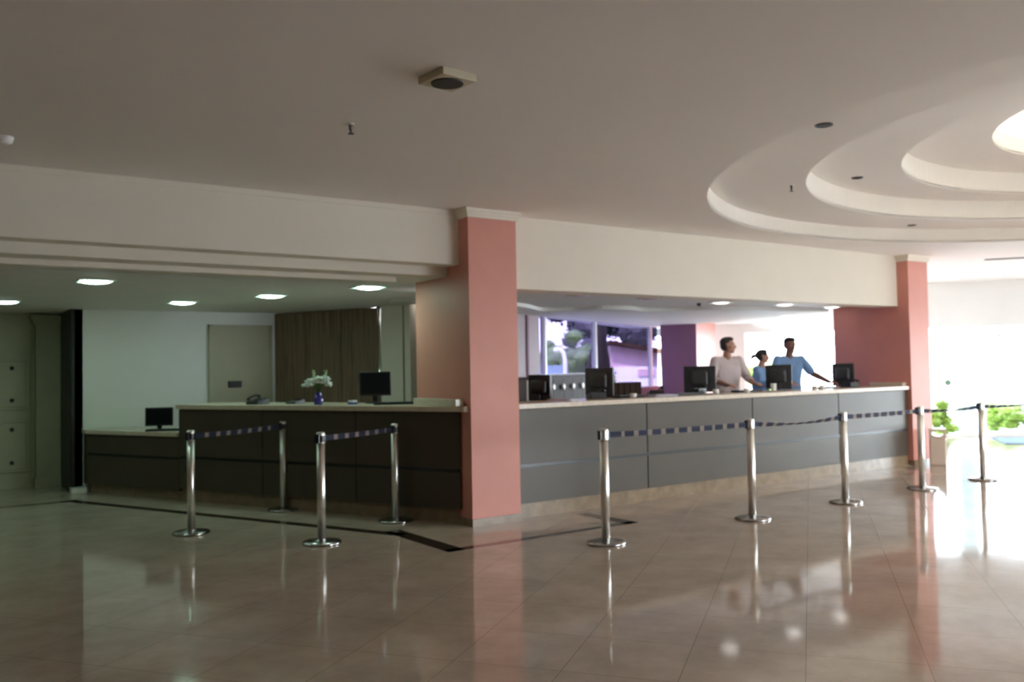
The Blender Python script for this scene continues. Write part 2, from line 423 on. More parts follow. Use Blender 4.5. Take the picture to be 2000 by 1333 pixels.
# ------------------------------------------------------------------ left recess shell
struct('ceiling_recess_left', PR([(-8, BF+.7), (4.15, BF+.7), (4.15, 8.9), (5.3, 8.9), (5.9, 10.2), (4.9, 13.3), (4.9, 15), (-8, 15)], 2.455, 2.50), 'offwhite')
struct('ceiling_recess_patch', PR([(4.0, BF+.45), (4.62, BF+.45), (4.62, 8.3), (5.0, 8.3), (5.35, 8.95), (4.0, 8.95)], 2.502, 2.55), 'offwhite')
struct('wall_recess', B(1.90, 5.2, 13.0, 13.15, 0, 2.9), 'offwhite')
dr = struct('door_3', B(3.70, 4.56, 12.955, 13.0, .15, 2.23), 'creamdoor')
obj('door_frame', (lambda b: (box(b, 3.66, 3.70, 12.94, 13.0, .15, 2.27), box(b, 4.56, 4.60, 12.94, 13.0, .15, 2.27), box(b, 3.66, 4.60, 12.94, 13.0, 2.23, 2.27), b)[-1])(bmesh.new()), 'creamdoor', dr)
o = obj('wall_plaque', B(3.935, 4.13, 12.925, 12.955, 1.345, 1.44), 'dark', bevel=.004)
tag(o, 'small dark rectangular plaque on the cream door behind the left counter', 'sign')
# far left: panelled door wall, pilaster, dark doorway
struct('wall_far_left', B(-8.2, 1.98, 14.12, 14.3, 0, 2.9), 'greendoor')
struct('wall_side', PR([(1.86, 13.0), (2.0, 13.0), (2.0, 14.2), (1.86, 14.2)], 0, 2.9), 'dark')
dd = struct('door_4', B(1.845, 1.862, 13.03, 13.75, 0, 2.36), 'dark')
d5 = struct('door_5', B(.75, 1.49, 14.05, 14.12, 0, 2.34), 'greendoor')
for z0, z1 in ((.26, .92), (1.13, 1.78)):
    bm = bmesh.new(); box(bm, .90, 1.44, 14.03, 14.06, z0, z1)
    pn = obj('door_panel', bm, 'greendoor', d5, bevel=.012)
    bm = bmesh.new()
    for (a0, a1, b0, b1) in ((.87, 1.47, z0-.03, z0), (.87, 1.47, z1, z1+.03), (.87, .90, z0, z1), (1.44, 1.47, z0, z1)): box(bm, a0, a1, 14.015, 14.06, b0, b1)
    obj('panel_moulding', bm, 'greendoor', pn, bevel=.006)
    for zz in (z0+.1, z1-.1):
        bm = bmesh.new(); lathe(bm, [(.028, 0), (.024, .012), (.008, .02)], 16)
        bmesh.ops.transform(bm, matrix=Matrix.Translation((1.26, 14.03, zz)) @ Matrix.Rotation(PI/2, 4, 'X'), verts=bm.verts[:])
        obj('rosette', bm, 'dark', pn)
pl = struct('trim_9', B(1.55, 1.90, 13.96, 14.12, 0, 2.30), 'greendoor')
bm = bmesh.new()
for e, z0, z1 in ((.02, 2.28, 2.32), (.045, 2.32, 2.37), (.07, 2.37, 2.42)): box(bm, 1.55-e, 1.86+min(e, .0), 13.96-e, 14.12, z0, z1)
obj('capital', bm, 'greendoor', pl); obj('plinth', B(1.53, 1.90, 13.93, 14.12, 0, .12), 'greendoor', pl)
struct('baseboard_left', B(-6, 1.55, 14.10, 14.12, 0, .1), 'greendoor')
struct('baseboard_recess', PR([(1.84, 12.86), (2.02, 12.82), (2.02, 13.0), (1.84, 13.0)], 0, .07), 'alu')

# walnut wardrobe wall (slanting) with three tall doors, metal pole, pilaster
Sd = Vector((.44, -.9, 0)).normalized(); SN = Vector((.9, .44, 0)).normalized()      # along / behind
S0 = Vector((4.64, 13.0, 0))
def sp(s, d): p = S0 + Sd*s + SN*d; return (p.x, p.y)
def slab(s0, s1, d0, d1, z0, z1): return PR([sp(s0, d0), sp(s1, d0), sp(s1, d1), sp(s0, d1)], z0, z1)
wd = empty('wardrobe', (S0.x, S0.y, .15), 0, 'tall dark walnut wardrobe with flat doors behind the left counter', 'wardrobe')
def rel(o, root):
    o.parent = root; o.matrix_parent_inverse = Matrix.Translation(-Vector(root.location)); return o
rel(obj('carcass', PR([sp(.04, .03), sp(1.99, .03), sp(1.99, .5), sp(.32, .5)], .15, 2.45), 'wood'), wd)
for a, b in ((.03, .65), (.66, 1.32), (1.33, 1.985)):
    d_ = rel(obj('door', slab(a, b, 0, .03, .2, 2.44), 'wood', bevel=.003), wd)
p = S0 + Sd*2.06 + SN*(-.05)
po = obj('metal_pole', T([(p.x, p.y, .15), (p.x, p.y, 2.44)], .018, 14), 'chrome', smooth=True)
lb = obj('pole_flange', L([(.045, 0), (.045, .02)], 20, (p.x, p.y, 2.43)), 'dark', po)
tag(po, 'slim vertical metal pole standing right of the walnut wardrobe', 'pole')
bm = slab(2.12, 2.62, -.10, .30, 0, 2.9)
pw = struct('wall_recess_pier', bm, 'white')
obj('fluted_edge', slab(2.50, 2.52, -.108, -.09, .15, 2.44), 'plinth', pw)
struct('wall_recess_slant', slab(1.99, 3.3, .25, .45, 0, 2.9), 'white')

# ------------------------------------------------------------------ right recess: ceiling, wavy soffit, window wall, pier
struct('ceiling_recess_right', PR([(4.95, BF+.3), (12.9, BF+.3), (12.9, 8.62), (15.2, 11.0), (15.2, 14.9), (13.5, 14.9), (7.0, 11.0), (5.2, 10.2), (5.2, 8.9)], 2.44, 2.48), 'offwhite')
nodes = [(6.0, 9.2), (7.04, 9.75), (7.7, 10.25), (8.15, 10.05), (8.35, 9.65), (8.8, 9.55), (9.25, 9.75), (9.75, 9.55), (10.1, 9.1), (10.7, 8.85), (11.5, 8.9), (12.3, 8.66), (12.42, 8.80), (13.2, 12.4), (13.1, 13.6), (7.0, 10.9), (5.7, 10.0)]
def cr_spline(pts, k=5):
    out = []
    for i in range(len(pts)-1):
        p0, p1, p2, p3 = [Vector(pts[max(0, min(len(pts)-1, i+j))]) for j in (-1, 0, 1, 2)]
        for q in range(k):
            t_ = q/k
            out.append(.5*((2*p1)+(-p0+p2)*t_+(2*p0-5*p1+4*p2-p3)*t_*t_+(-p0+3*p1-3*p2+p3)*t_**3))
    return out + [Vector(pts[-1])]
wave = cr_spline(nodes[:12]) + [Vector(q) for q in nodes[12:]]
struct('ceiling_wave', PR(wave, 2.385, 2.441), 'offwhite')
def wp(s, d): p = W0 + Wd*s + Vector((-Wd.y, Wd.x, 0))*d; return (p.x, p.y)
def wbox(s0, s1, d0, d1, z0, z1): return PR([wp(s0, d0), wp(s1, d0), wp(s1, d1), wp(s0, d1)], z0, z1)
struct('wall_window_side', wbox(-3.0, 0, 0, .18, 0, 2.9), 'mauve')
struct('trim_10', wbox(-.46, -.40, -.02, 0, .15, 2.44), 'plum')
struct('wall_window_top', wbox(0, 6.4, 0, .18, 2.40, 2.9), 'mauve')
struct('wall_window_low_a', wbox(0, 2.35, 0, .18, 0, 1.44), 'cabgrey')
struct('wall_window_low_b', wbox(2.35, 6.4, 0, .18, 0, 1.12), 'plum')
for wi, (s0, s1, z0) in enumerate(((0, 2.35, 1.44), (2.35, 5.8, 1.12))):
    wv = struct('window_%d' % (wi+1), wbox(s0, s1, .08, .09, z0, 2.40), 'tint')
    for s in ((.26, 2.33) if wi == 0 else (5.28,)):
        obj('mullion', wbox(s, s+.055, .03, .12, z0, 2.40), 'alu', wv)
    obj('sill', wbox(s0, s1, .0, .2, z0-.02, z0+.005), 'alu', wv)
# pier right of the windows
pc = Vector((13.1, 12.3, 0))
Nv = Vector((-Wd.y, Wd.x, 0))
def pp(a, b): q = pc + Wd*a + Nv*b; return (q.x, q.y)
struct('wall_pier_plum', PR([pp(0, 0), pp(.03, 0), pp(.03, .75), pp(0, .75)], 0, 2.9), 'plum')
struct('wall_pier_pink', PR([pp(.03, 0), pp(1.38, 0), pp(1.38, .75), pp(.03, .75)], 0, 2.9), 'pink')
cx = obj('ceiling_sensor', L([(.035, 0), (.03, -.03), (.012, -.045)], 16, (9.4, 8.75, 2.44)), 'darkgrey')
tag(cx, 'small dark sensor on the recess ceiling left of the lit lamps', 'sensor')

# ------------------------------------------------------------------ counters
def counter_right():
    root = empty('reception_counter', (5.18, 7.38, 0), 0, 'long taupe reception counter between the two pink pillars', 'counter')
    rel(obj('plinth', B(5.20, 12.35, 7.40, 7.62, 0, .15), 'plinth'), root)
    rel(obj('carcass', B(5.21, 12.34, 7.40, 7.66, .15, 1.125), 'dark'), root)
    xs = [5.20, 7.02, 8.85, 10.65, 12.35]
    for i in range(4):
        for z0, z1 in ((.15, .515), (.55, 1.12)):
            rel(obj('front_panel', B(xs[i]+.008, xs[i+1]-.008, 7.38, 7.40, z0, z1), 'laminate', bevel=.002), root)
    rel(obj('groove_strip', B(5.20, 12.35, 7.388, 7.402, .515, .55), 'stripe'), root)
    return root
counter_right()
ct = obj('countertop', B(5.20, 12.35, 7.345, 7.95, 1.125, 1.18), 'top', bevel=.006)
tag(ct, 'beige countertop running along the right reception counter', 'countertop')
dk = empty('staff_desk', (5.25, 8.2, .15), 0, 'dark work desk hidden behind the right reception counter', 'desk')
rel(obj('desk_top', B(5.25, 12.34, 7.951, 8.40, 1.0, 1.04), 'woodbox'), dk)
for x in (5.3, 7.6, 9.9, 12.26): rel(obj('leg_panel', B(x, x+.05, 7.97, 8.38, .15, 1.0), 'woodbox'), dk)

CN = Vector((Cd.y, -Cd.x, 0))                          # behind the left counter
def cp(s, d): q = C0 + Cd*s + CN*d; return (q.x, q.y)
def cbox(s0, s1, d0, d1, z0, z1): return PR([cp(s0, d0), cp(s1, d0), cp(s1, d1), cp(s0, d1)], z0, z1)
SE = (Vector((2.793, 11.167, 0))-C0).length
def counter_left():
    root = empty('reception_counter', (C0.x, C0.y, 0), 0, 'dark taupe reception counter slanting back from the left of the near pink pillar', 'counter')
    rel(obj('plinth', PR([cp(.16, .04), cp(SE, .04), cp(SE, .3), cp(.70, .3)], 0, .15), 'plinth'), root)
    rel(obj('carcass', PR([cp(.12, .022), cp(SE-.01, .022), cp(SE-.01, .3), cp(.70, .3)], .15, 1.125), 'dark'), root)
    xs = [.10, 1.43, 2.80, SE]
    for i in range(3):
        for z0, z1 in ((.15, .515), (.55, 1.12)):
            rel(obj('front_panel', cbox(xs[i]+.006, xs[i+1]-.006, 0, .02, z0, z1), 'laminate', bevel=.002), root)
    rel(obj('groove_strip', cbox(.13, SE, .008, .021, .515, .55), 'stripe'), root)
    rel(obj('end_panel', cbox(SE-.01, SE+.006, .0, .7, .15, 1.12), 'laminate'), root)
    low = empty('low_counter', (cp(SE, 0)[0], cp(SE, 0)[1], 0), 0, 'low dark counter continuing left of the tall left counter', 'counter')
    e = SE + 1.78
    rel(obj('plinth', cbox(SE+.01, e-.02, .04, .3, 0, .12), 'plinth'), low)
    rel(obj('carcass', cbox(SE+.01, e-.01, .022, .45, .12, .785), 'dark'), low)
    for z0, z1 in ((.12, .50), (.535, .78)): rel(obj('front_panel', cbox(SE+.012, e, 0, .02, z0, z1), 'laminate', bevel=.002), low)
    rel(obj('groove_strip', cbox(SE+.012, e, .008, .024, .50, .535), 'stripe'), low)
    bm = PR([cp(e, 0), cp(e+.19, .08), cp(e-.01, .5)], .12, .785); rel(obj('end_panel', bm, 'laminate'), low)
    bm = PR([cp(SE+.008, -.03), cp(e, -.03), cp(e+.20, .06), cp(e-.08, .66), cp(SE+.008, .66)], .785, .84)
    tag(obj('countertop', bm, 'top', bevel=.005), 'low greenish beige countertop under the small far-left monitor', 'countertop')
counter_left()
bm = bmesh.new()
prism(bm, [cp(SE+.03, -.035), cp(SE+.03, .74), cp(1.58, .74), (4.598, 8.42), (4.598, 7.36), (4.55, 7.37)][::-1], 1.125, 1.18)
tag(obj('countertop', bm, 'top', bevel=.005), 'beige countertop of the slanting left counter, holding the flowers', 'countertop')
o = obj('counter_shelf', B(4.49, 4.587, 7.43, 8.30, 1.181, 1.25), 'top', bevel=.005)
tag(o, 'low raised stone shelf against the near pink fin wall', 'shelf')
o = obj('counter_shelf', B(12.26, 12.368, 7.40, 7.94, 1.181, 1.235), 'top', bevel=.005)
tag(o, 'low raised grey shelf at the far right end of the countertop', 'shelf')

# ------------------------------------------------------------------ ceiling lamps and fittings
def square_lamp(x, y, z, rz, lit, label, group, size=.32):
    t = empty('ceiling_lamp', (x, y, z), rz, label, 'ceiling lamp', group)
    s = size/2
    bm = bmesh.new()
    for a in ((-s, s, -s, -s+.02), (-s, s, s-.02, s), (-s, -s+.02, -s+.02, s-.02), (s-.02, s, -s+.02, s-.02)): box(bm, a[0], a[1], a[2], a[3], -.014, 0)
    obj('frame', bm, 'alu', t)
    obj('diffuser', B(-s+.02, s-.02, -s+.02, s-.02, -.010, -.002), lit[0], t)
    bm = bmesh.new(); lathe(bm, [(.42*size, -.011), (.36*size, -.022), (.2*size, -.03), (.02, -.032)][::-1], 28)
    obj('bulb_cover', bm, lit[1], t, smooth=True)
    return t
gl = [(1.5, 9.05, 'green-white square lamp over the low counter, largest of those lit'), (2.87, 11.3, 'green-white square lamp above the far-left monitor, second from the left'),
      (3.53, 9.97, 'green-white square lamp above the walnut wardrobe edge'), (4.11, 8.56, 'green-white square lamp nearest the pink fin wall'),
      (.99, 11.9, 'green-white square lamp cut by the left edge of the photo')]
for x, y, lab in gl: square_lamp(x, y, 2.455, 0, ('lampgreen', 'lampcore'), lab, 'greenish lamps in the left recess ceiling')
wl_ = [(5.62, 9.42, 'added unseen lamp behind the near pink pillar, lighting the cream pilaster', 1), (6.88, 8.37, 'unlit frosted lamp nearest the near pink pillar', 0), (8.02, 8.31, 'unlit frosted lamp, second one right of the near pink pillar', 0),  # first lamp is added out of sight to brighten the pilaster
       (9.52, 8.45, 'bright white lamp beside the small dark ceiling sensor', 1), (10.80, 8.35, 'bright white lamp between sensor-side lamp and far fin wall', 1),
       (12.05, 8.42, 'bright white lamp right beside the far pink fin wall', 1), (13.3, 10.25, 'bright white lamp beyond the wavy soffit over the staff', 1)]
for x, y, lab, on in wl_:
    square_lamp(x, y, 2.44, 0, ('lampwhite', 'lampwhite') if on else ('lampdim', 'lampdim'), lab, 'lamps in the right recess ceiling', .26)
t = empty('ceiling_speaker', (2.44, 4.07, CZ), R(6), 'square cream ceiling speaker with round dark grille', 'speaker')
obj('housing', B(-.115, .115, -.115, .115, -.04, 0), 'creampl', t, bevel=.006)
obj('grille', L([(.088, -.046), (.09, -.036)], 40), 'grille', t)
def hook(x, y, z, label):
    t = empty('sprinkler', (x, y, z), R(40), label, 'sprinkler')
    obj('rose', L([(.028, -.006), (.028, 0)], 20), 'alu', t)
    obj('nozzle', T([(0, 0, 0), (0, 0, -.03), (.012, 0, -.055)], [.012, .010, .007], 10), 'darkgrey', t)
    obj('deflector', L([(.02, -.062), (.02, -.058)], 16, (.012, 0, 0)), 'darkgrey', t)
hook(2.38, 5.20, CZ, 'tiny metal sprinkler left of the ceiling speaker')
hook(7.31, 5.53, 3.335, 'tiny metal sprinkler on the lowest tier of the stepped ceiling')
for x, y, z, r, lab in ((5.68, 3.99, 3.335, .055, 'small dark round downlight on the outer ceiling tier, nearest the camera'), (8.6, 5.64, 3.575, .05, 'small dark round downlight on the second ceiling tier'),
                      (10.86, 6.35, 3.335, .045, 'small dark round downlight on the outer tier above the far pillar')):
    t = empty('downlight', (x, y, z), 0, lab, 'downlight', 'unlit downlights in the stepped ceiling')
    obj('trim_ring', L([(r+.012, -.006), (r+.012, 0)], 24), 'darkgrey', t); obj('lens', L([(r, -.01), (r, -.004)], 24), 'grille', t)
t = empty('smoke_detector', (.55, 6.66, CZ), 0, 'small white round ceiling fitting at the left edge of the photo', 'smoke detector')
obj('housing', L([(.03, -.05), (.05, -.04), (.058, -.015), (.06, 0)], 28), 'knobw', t, smooth=True)
t = empty('air_vent', (14.4, 6.7, CZ), ang(GT), 'thin grey slot vent in the bright ceiling right of the far pillar', 'air vent')
obj('frame', B(-.45, .45, -.06, .06, -.01, 0), 'cabgrey', t); obj('slot', B(-.42, .42, -.02, .02, -.014, -.009), 'grille', t)

# ------------------------------------------------------------------ queue barrier posts and belts
def make_post(ring):
    t = empty('barrier_post')
    obj('base', L([(.172, 0), (.176, .006), (.176, .014), (.165, .024), (.12, .031), (.06, .036), (.045, .045)], 48), 'basesteel', t, smooth=True)
    obj('pole', L([(.037, .036), (.037, .902)], 28), 'steel', t, smooth=True)
    hd = obj('head', L([(.0375, .902), (.0385, .905), (.0385, .988), (.034, 1.0)], 28), 'steel', t, smooth=True)
    if ring:
        obj('cassette_band', L([(.041, .912), (.042, .915), (.042, .968), (.041, .971)], 28), 'black', hd)
    for a in (0, PI, PI/2):
        bm = B(.034, .056, -.018, .018, .905, .985); bmesh.ops.rotate(bm, matrix=Matrix.Rotation(a, 3, 'Z'), verts=bm.verts[:])
        obj('belt_clip', bm, 'black', hd, bevel=.003)
    return t
posts_r = [(5.06, 5.87, 'steel queue post nearest the camera in the right row'), (6.96, 5.84, 'steel queue post second in the right row, in front of a counter seam'),
           (8.53, 5.86, 'steel queue post in the middle of the right row'), (10.10, 5.88, 'steel queue post in front of the far pink pillar'),
           (11.45, 5.84, 'steel queue post standing before the bright glass front'), (13.2, 5.84, 'steel queue post beyond the right edge of the photo')]
posts_l = [(2.31, 8.81, 'steel queue post leftmost of all, in front of the low counter'), (3.53, 9.61, 'steel queue post at the back left, against the dark counter'),
           (3.11, 7.51, 'steel queue post in the left group standing nearest the camera'), (4.16, 8.10, 'steel queue post left of the near pink pillar')]
pr = make_post(False); first = True
for x, y, lab in posts_r:
    o = pr if first else dup(pr); first = False
    o.location = (x, y, 0); o.rotation_euler = (0, 0, 0); tag(o, lab, 'queue post', 'steel belt barrier posts')
plf = make_post(True); first = True
for x, y, lab in posts_l:
    o = plf if first else dup(plf); first = False
    o.location = (x, y, 0); o.rotation_euler = (0, 0, R(32)); tag(o, lab, 'queue post', 'steel belt barrier posts')
def belt(a, b, sag, twist, label, marks=True):
    a = Vector((a[0], a[1], .945)); b = Vector((b[0], b[1], .945)); d = (b-a).normalized(); a = a+d*.056; b = b-d*.056
    ln = (b-a).length; n = 96; bm = bmesh.new(); side = d.cross(Vector((0, 0, 1))); rows = []
    for i in range(n+1):
        t_ = i/n; p = a.lerp(b, t_); p.z -= sag*4*t_*(1-t_)
        th = twist*math.sin(PI*t_)
        u_ = Vector((0, 0, 1))*math.cos(th) + side*math.sin(th); nn = d.cross(u_).normalized()*.0012
        rows.append([bm.verts.new(p+u_*.024+nn), bm.verts.new(p-u_*.024+nn), bm.verts.new(p-u_*.024-nn), bm.verts.new(p+u_*.024-nn)])
    for i in range(n):
        s = (i+.5)/n*ln
        mi = 1 if (.14 < s < ln-.1 and ((s-.14) % .165) < .055) else 0
        for j in range(4): bm.faces.new((rows[i][j], rows[i+1][j], rows[i+1][(j+1) % 4], rows[i][(j+1) % 4])).material_index = mi
    bm.faces.new(rows[0]); bm.faces.new(rows[-1][::-1])
    tag(obj('barrier_belt', bm, ['belt', 'beltmark']), label, 'barrier belt', 'navy retractable barrier belts')
bl = ['navy belt with pale marks between the two nearest posts of the right row', 'sagging twisted navy belt between the second and middle posts of the right row',
      'navy belt leading from the middle post to the post before the far pillar', 'navy belt seen against the bright glass right of the far pillar', 'barrier belt leaving the photo at the right edge']
for i in range(5): belt(posts_r[i], posts_r[i+1], (.006, .03, .005, .02, .02)[i], (0, 1.15, 0, 1.0, .9)[i], bl[i])
belt(posts_l[0], posts_l[1], .01, .2, 'navy belt between the two leftmost posts before the low counter')
belt(posts_l[2], posts_l[3], .005, 0, 'navy belt between the two posts left of the near pink pillar')

# ------------------------------------------------------------------ things on the counters
def monitor(x, y, z, rz, wd_, ht, stand, label, tilt=0.0, body='black'):
    """screen faces local -Y"""
    t = empty('monitor', (x, y, z), rz, label, 'monitor', 'computer monitors on the counters')
    obj('foot', L([(.115, 0), (.115, .010), (.06, .016), (.03, .022)], 32), body, t)
    obj('stand', (lambda b: (box(b, -.028, .028, .02, .045, .015, stand+.1), b)[-1])(bmesh.new()), body, t, bevel=.004)
    hs = obj('housing', B(-wd_/2, wd_/2, -.012, .02, 0, ht), body, t, bevel=.005)
    hs.location = (0, 0, stand); hs.rotation_euler = (tilt, 0, 0)
    obj('screen', B(-wd_/2+.014, wd_/2-.014, -.014, -.0115, .02, ht-.014), 'screen', hs)
    obj('back_shell', (lambda b: (hull(b, ((-.08, .03, ht*.35), .03), ((.08, .03, ht*.35), .03), ((-.08, .03, ht*.72), .03), ((.08, .03, ht*.72), .03)), b)[-1])(bmesh.new()), body, hs, smooth=True)
    return t
def keyboard(x, y, z, rz, label, wdt=.44):
    t = empty('keyboard', (x, y, z), rz, label, 'keyboard', 'keyboards on the counters')
    obj('tray', B(-wdt/2, wdt/2, -.075, .075, 0, .018), 'black', t, bevel=.004)
    bm = bmesh.new()
    for r in range(5):
        for c in range(15): box(bm, -wdt/2+.012+c*(wdt-.024)/15, -wdt/2+.012+(c+.86)*(wdt-.024)/15, -.066+r*.027, -.044+r*.027, .018, .026)
    obj('keys', bm, 'darkgrey', t)
    return t
def phone(x, y, z, rz, label):
    t = empty('telephone', (x, y, z), rz, label, 'telephone', 'desk telephones on the counters')
    bm = bmesh.new(); v = box(bm, -.09, .09, -.1, .1, 0, .03)
    for q in v[6:8]: q.co.z = .075
    obj('body', bm, 'black', t, bevel=.004)
    bm = bmesh.new()
    tube(bm, [(-.065, -.09, .065), (-.065, -.05, .085), (-.065, .03, .105), (-.065, .09, .10)], [.016, .013, .013, .016], 10)
    ball(bm, (-.065, -.085, .06), (.024, .026, .018)); ball(bm, (-.065, .088, .094), (.024, .026, .018))
    obj('handset', bm, 'black', t, smooth=True)
    bm = bmesh.new()
    for r in range(4):
        for c in range(3): zc = .045+.019*r*.45; box(bm, .0+c*.025, .018+c*.025, -.07+r*.027, -.052+r*.027, zc-.012, zc+.004)
    obj('keypad', bm, 'darkgrey', t)
    return t
VA = R(55.1)                                           # camera heading as seen from the building
CT = 1.18
monitor(4.44, 9.11, CT, VA-PI/2+R(18), .36, .275, .085, 'black monitor on the beige left countertop before the cream pilaster', R(-6))
keyboard(4.40, 8.58, CT, VA-PI/2+R(10), 'black keyboard on the left countertop right of the monitor', .44)
phone(3.45, 10.22, CT, R(-62), 'black telephone on the left countertop in front of the cream door')
t = empty('calculator', (3.79, 9.90, CT), R(-60), 'small dark calculator on the left countertop beside the telephone', 'calculator')
bm = bmesh.new(); v = box(bm, -.07, .07, -.09, .09, 0, .02)
for q in v[6:8]: q.co.z = .05
obj('body', bm, 'darkgrey', t, bevel=.003); obj('display', B(-.05, .05, .045, .08, .04, .054), 'screen', t)
t = empty('paper_cube', (4.14, 9.07, CT), R(20), 'small whitish note block on the left countertop between vase and monitor', 'note block')
obj('paper_stack', B(-.035, .035, -.035, .035, 0, .045), 'paper', t); obj('holder', B(-.04, .04, -.04, .04, 0, .02), 'blueglass', t)
monitor(2.71, 11.83, .84, VA-PI/2+R(14), .335, .235, .055, 'small black monitor on the low counter at far left', R(-3))
keyboard(2.72, 11.62, .84, VA-PI/2+R(6), 'black keyboard on the low counter beneath the small monitor', .42)
# flower vase
t = empty('flower_vase', (3.84, 9.33, CT), 0, 'cobalt blue vase of arching white flowers on the left countertop', 'vase of flowers')
obj('vase', L([(.045, 0), (.05, .02), (.055, .06), (.04, .10), (.032, .125), (.04, .14)], 32), 'blueglass', t, smooth=True)
random.seed(4)
right_dir = turn(1, 0, 0); bm_st = bmesh.new(); heads = []
for k in range(38):
    a = -1+2*(k%19)/18; off = a*.125
    zt = .225+.035*(k//19)+.03*math.cos(a*1.5)+random.uniform(-.02, .02)
    tip = right_dir*off + Vector((random.uniform(-.035, .035), random.uniform(-.035, .035), zt))
    tube(bm_st, [(0, 0, .11), tuple(right_dir*off*.35+Vector((0, 0, .2))), tuple(tip)], .0025, 5); heads.append(tip)
for off in (-.045, .075):
    tube(bm_st, [(0, 0, .11), tuple(right_dir*off+Vector((0, 0, .30)))], .003, 5)
obj('stems', bm_st, 'stem', t)
bm = bmesh.new()
for h_ in heads:
    for j in range(6):
        a = j*PI/3+random.random(); tl = random.uniform(-.4, .5)
        mt = Matrix.Rotation(a, 4, 'Z') @ Matrix.Rotation(tl, 4, 'Y')
        ball(bm, h_ + mt @ Vector((.022, 0, .004)), (.032, .022, .010), 1, mt)
    ball(bm, h_, .012, 1)
o = obj('white_blossoms', bm, 'petal', t, smooth=True)
for off in (-.045, .075):
    bm = bmesh.new()
    for j in range(16): ball(bm, right_dir*off*(1+.12*j/15)+Vector((random.uniform(-.014, .014), random.uniform(-.014, .014), .275+.0075*j)), .017-.0006*j, 1)
    o = obj('flower_spike', bm, 'spike', t, smooth=True); o['label'] = 'upright pale green flower spike'
# right counter things
DZ = 1.04
monitor(6.05, 8.12, DZ, VA+PI/2-R(38), .31, .30, .13, 'black monitor next to the near pink pillar on the right counter')
monitor(6.97, 8.14, DZ, VA+PI/2-R(30), .37, .335, .16, 'dark monitor in front of the window, second on the right counter', body='darkgrey')
monitor(8.72, 8.14, DZ, VA+PI/2-R(20), .42, .345, .15, 'large dark monitor standing behind the man in the white shirt', body='darkgrey')
monitor(10.20, 8.02, DZ, VA+PI/2-R(28), .36, .345, .15, 'dark monitor standing in front of the two people in blue shirts', body='darkgrey')
monitor(11.86, 8.12, DZ, VA+PI/2-R(45), .34, .345, .15, 'grey-backed monitor farthest right, before the pink fin wall', body='darkgrey')
phone(6.62, 7.80, CT, R(160), 'black telephone on the right countertop between first two monitors')
phone(7.55, 7.78, CT, R(150), 'black telephone on the right countertop in front of the brown drawer box')
phone(8.28, 7.80, CT, R(190), 'black telephone on the right countertop before the plum wall')
phone(11.55, 7.80, CT, R(170), 'dark telephone on the countertop beside the farthest monitor')
keyboard(8.02, 7.72, CT, R(180), 'black keyboard on the right countertop before the plum wall')
keyboard(9.22, 7.78, CT, R(176), 'black keyboard in front of the man in white')
keyboard(10.95, 7.80, CT, R(182), 'black keyboard in front of the man resting his arm')
keyboard(7.10, 7.76, CT, R(184), 'black keyboard in front of the second monitor of the right counter')
def papers(x, y, rz, label, n=5):
    bm = bmesh.new(); random.seed(int(x*100))
    for i in range(n):
        m4 = Matrix.Rotation(random.uniform(-.12, .12), 3, 'Z')
        v = box(bm, -.105, .105, -.148, .148, i*.004, i*.004+.003)
        for q in v: q.co = m4 @ q.co
    o = obj('paper_stack', bm, 'paper'); o.location = (x, y, CT+.001); o.rotation_euler = (0, 0, rz)
    tag(o, label, 'papers', 'paper stacks on the right countertop')
papers(5.98, 7.60, .3, 'pale paper stack in front of the nearest right monitor')
papers(7.42, 7.52, 1.2, 'pale paper stack right of the second monitor', 7)
def cup(x, y, label, h=.10, m='knobw'):
    t = empty('cup', (x, y, CT), R(30), label, 'cup', 'cups on the right countertop')
    bm = bmesh.new(); lathe(bm, [(.030, 0), (.036, .01), (.040, h), (.036, h), (.033, .02), (.01, .015)], 24); obj('body', bm, m, t, smooth=True)
    obj('handle', T([(.036, 0, h*.8), (.062, 0, h*.75), (.066, 0, h*.45), (.058, 0, h*.25), (.036, 0, h*.2)], .005, 8), m, t, smooth=True)
cup(9.80, 7.80, 'white cup in front of the woman at the right counter')
cup(10.62, 7.62, 'small white cup in front of the blue-shirted man', .06)
cup(10.42, 7.60, 'small cream cup left of the other small cup', .05, 'creampl')
cup(7.02, 7.60, 'small white cup before the second right monitor', .05)
cup(8.45, 7.62, 'small white cup before the plum wall', .06)
cup(9.02, 7.60, 'small white cup in front of the man in white', .05)
# items standing behind, left end
t = empty('paper_rack', (6.12, 8.62, .15), VA-PI/2, 'grey rack with a white edge beside the near pink pillar', 'rack')
obj('body', B(-.16, .08, -.12, .12, 0, 1.26), 'cabgrey', t, bevel=.004); obj('white_panel', B(.081, .12, -.12, .12, .0, 1.25), 'knobw', t)
# grey cabinet with four round knobs under the left window
a_ = W0 + Wd*(-.77) - Nv*.40
t = empty('grey_cabinet', (a_.x, a_.y, .15), ang(Wd), 'grey cabinet with a row of round white knobs under the left window', 'cabinet')
obj('body', B(0, 2.96, 0, .38, 0, 1.26), 'cabgrey', t, bevel=.004)
for i in range(8):
    x0 = .04+i*.36
    dr_ = obj('door', B(x0, x0+.352, -.02, 0, .05, 1.23), 'cabgrey', t, bevel=.003)
    bm = bmesh.new(); lathe(bm, [(.012, 0), (.012, .02), (.05, .024), (.05, .036), (.04, .042)], 20)
    bmesh.ops.transform(bm, matrix=Matrix.Translation((x0+.30, -.02, 1.10)) @ Matrix.Rotation(PI/2, 4, 'X'), verts=bm.verts[:])
    obj('knob', bm, 'knobw', dr_, smooth=True)
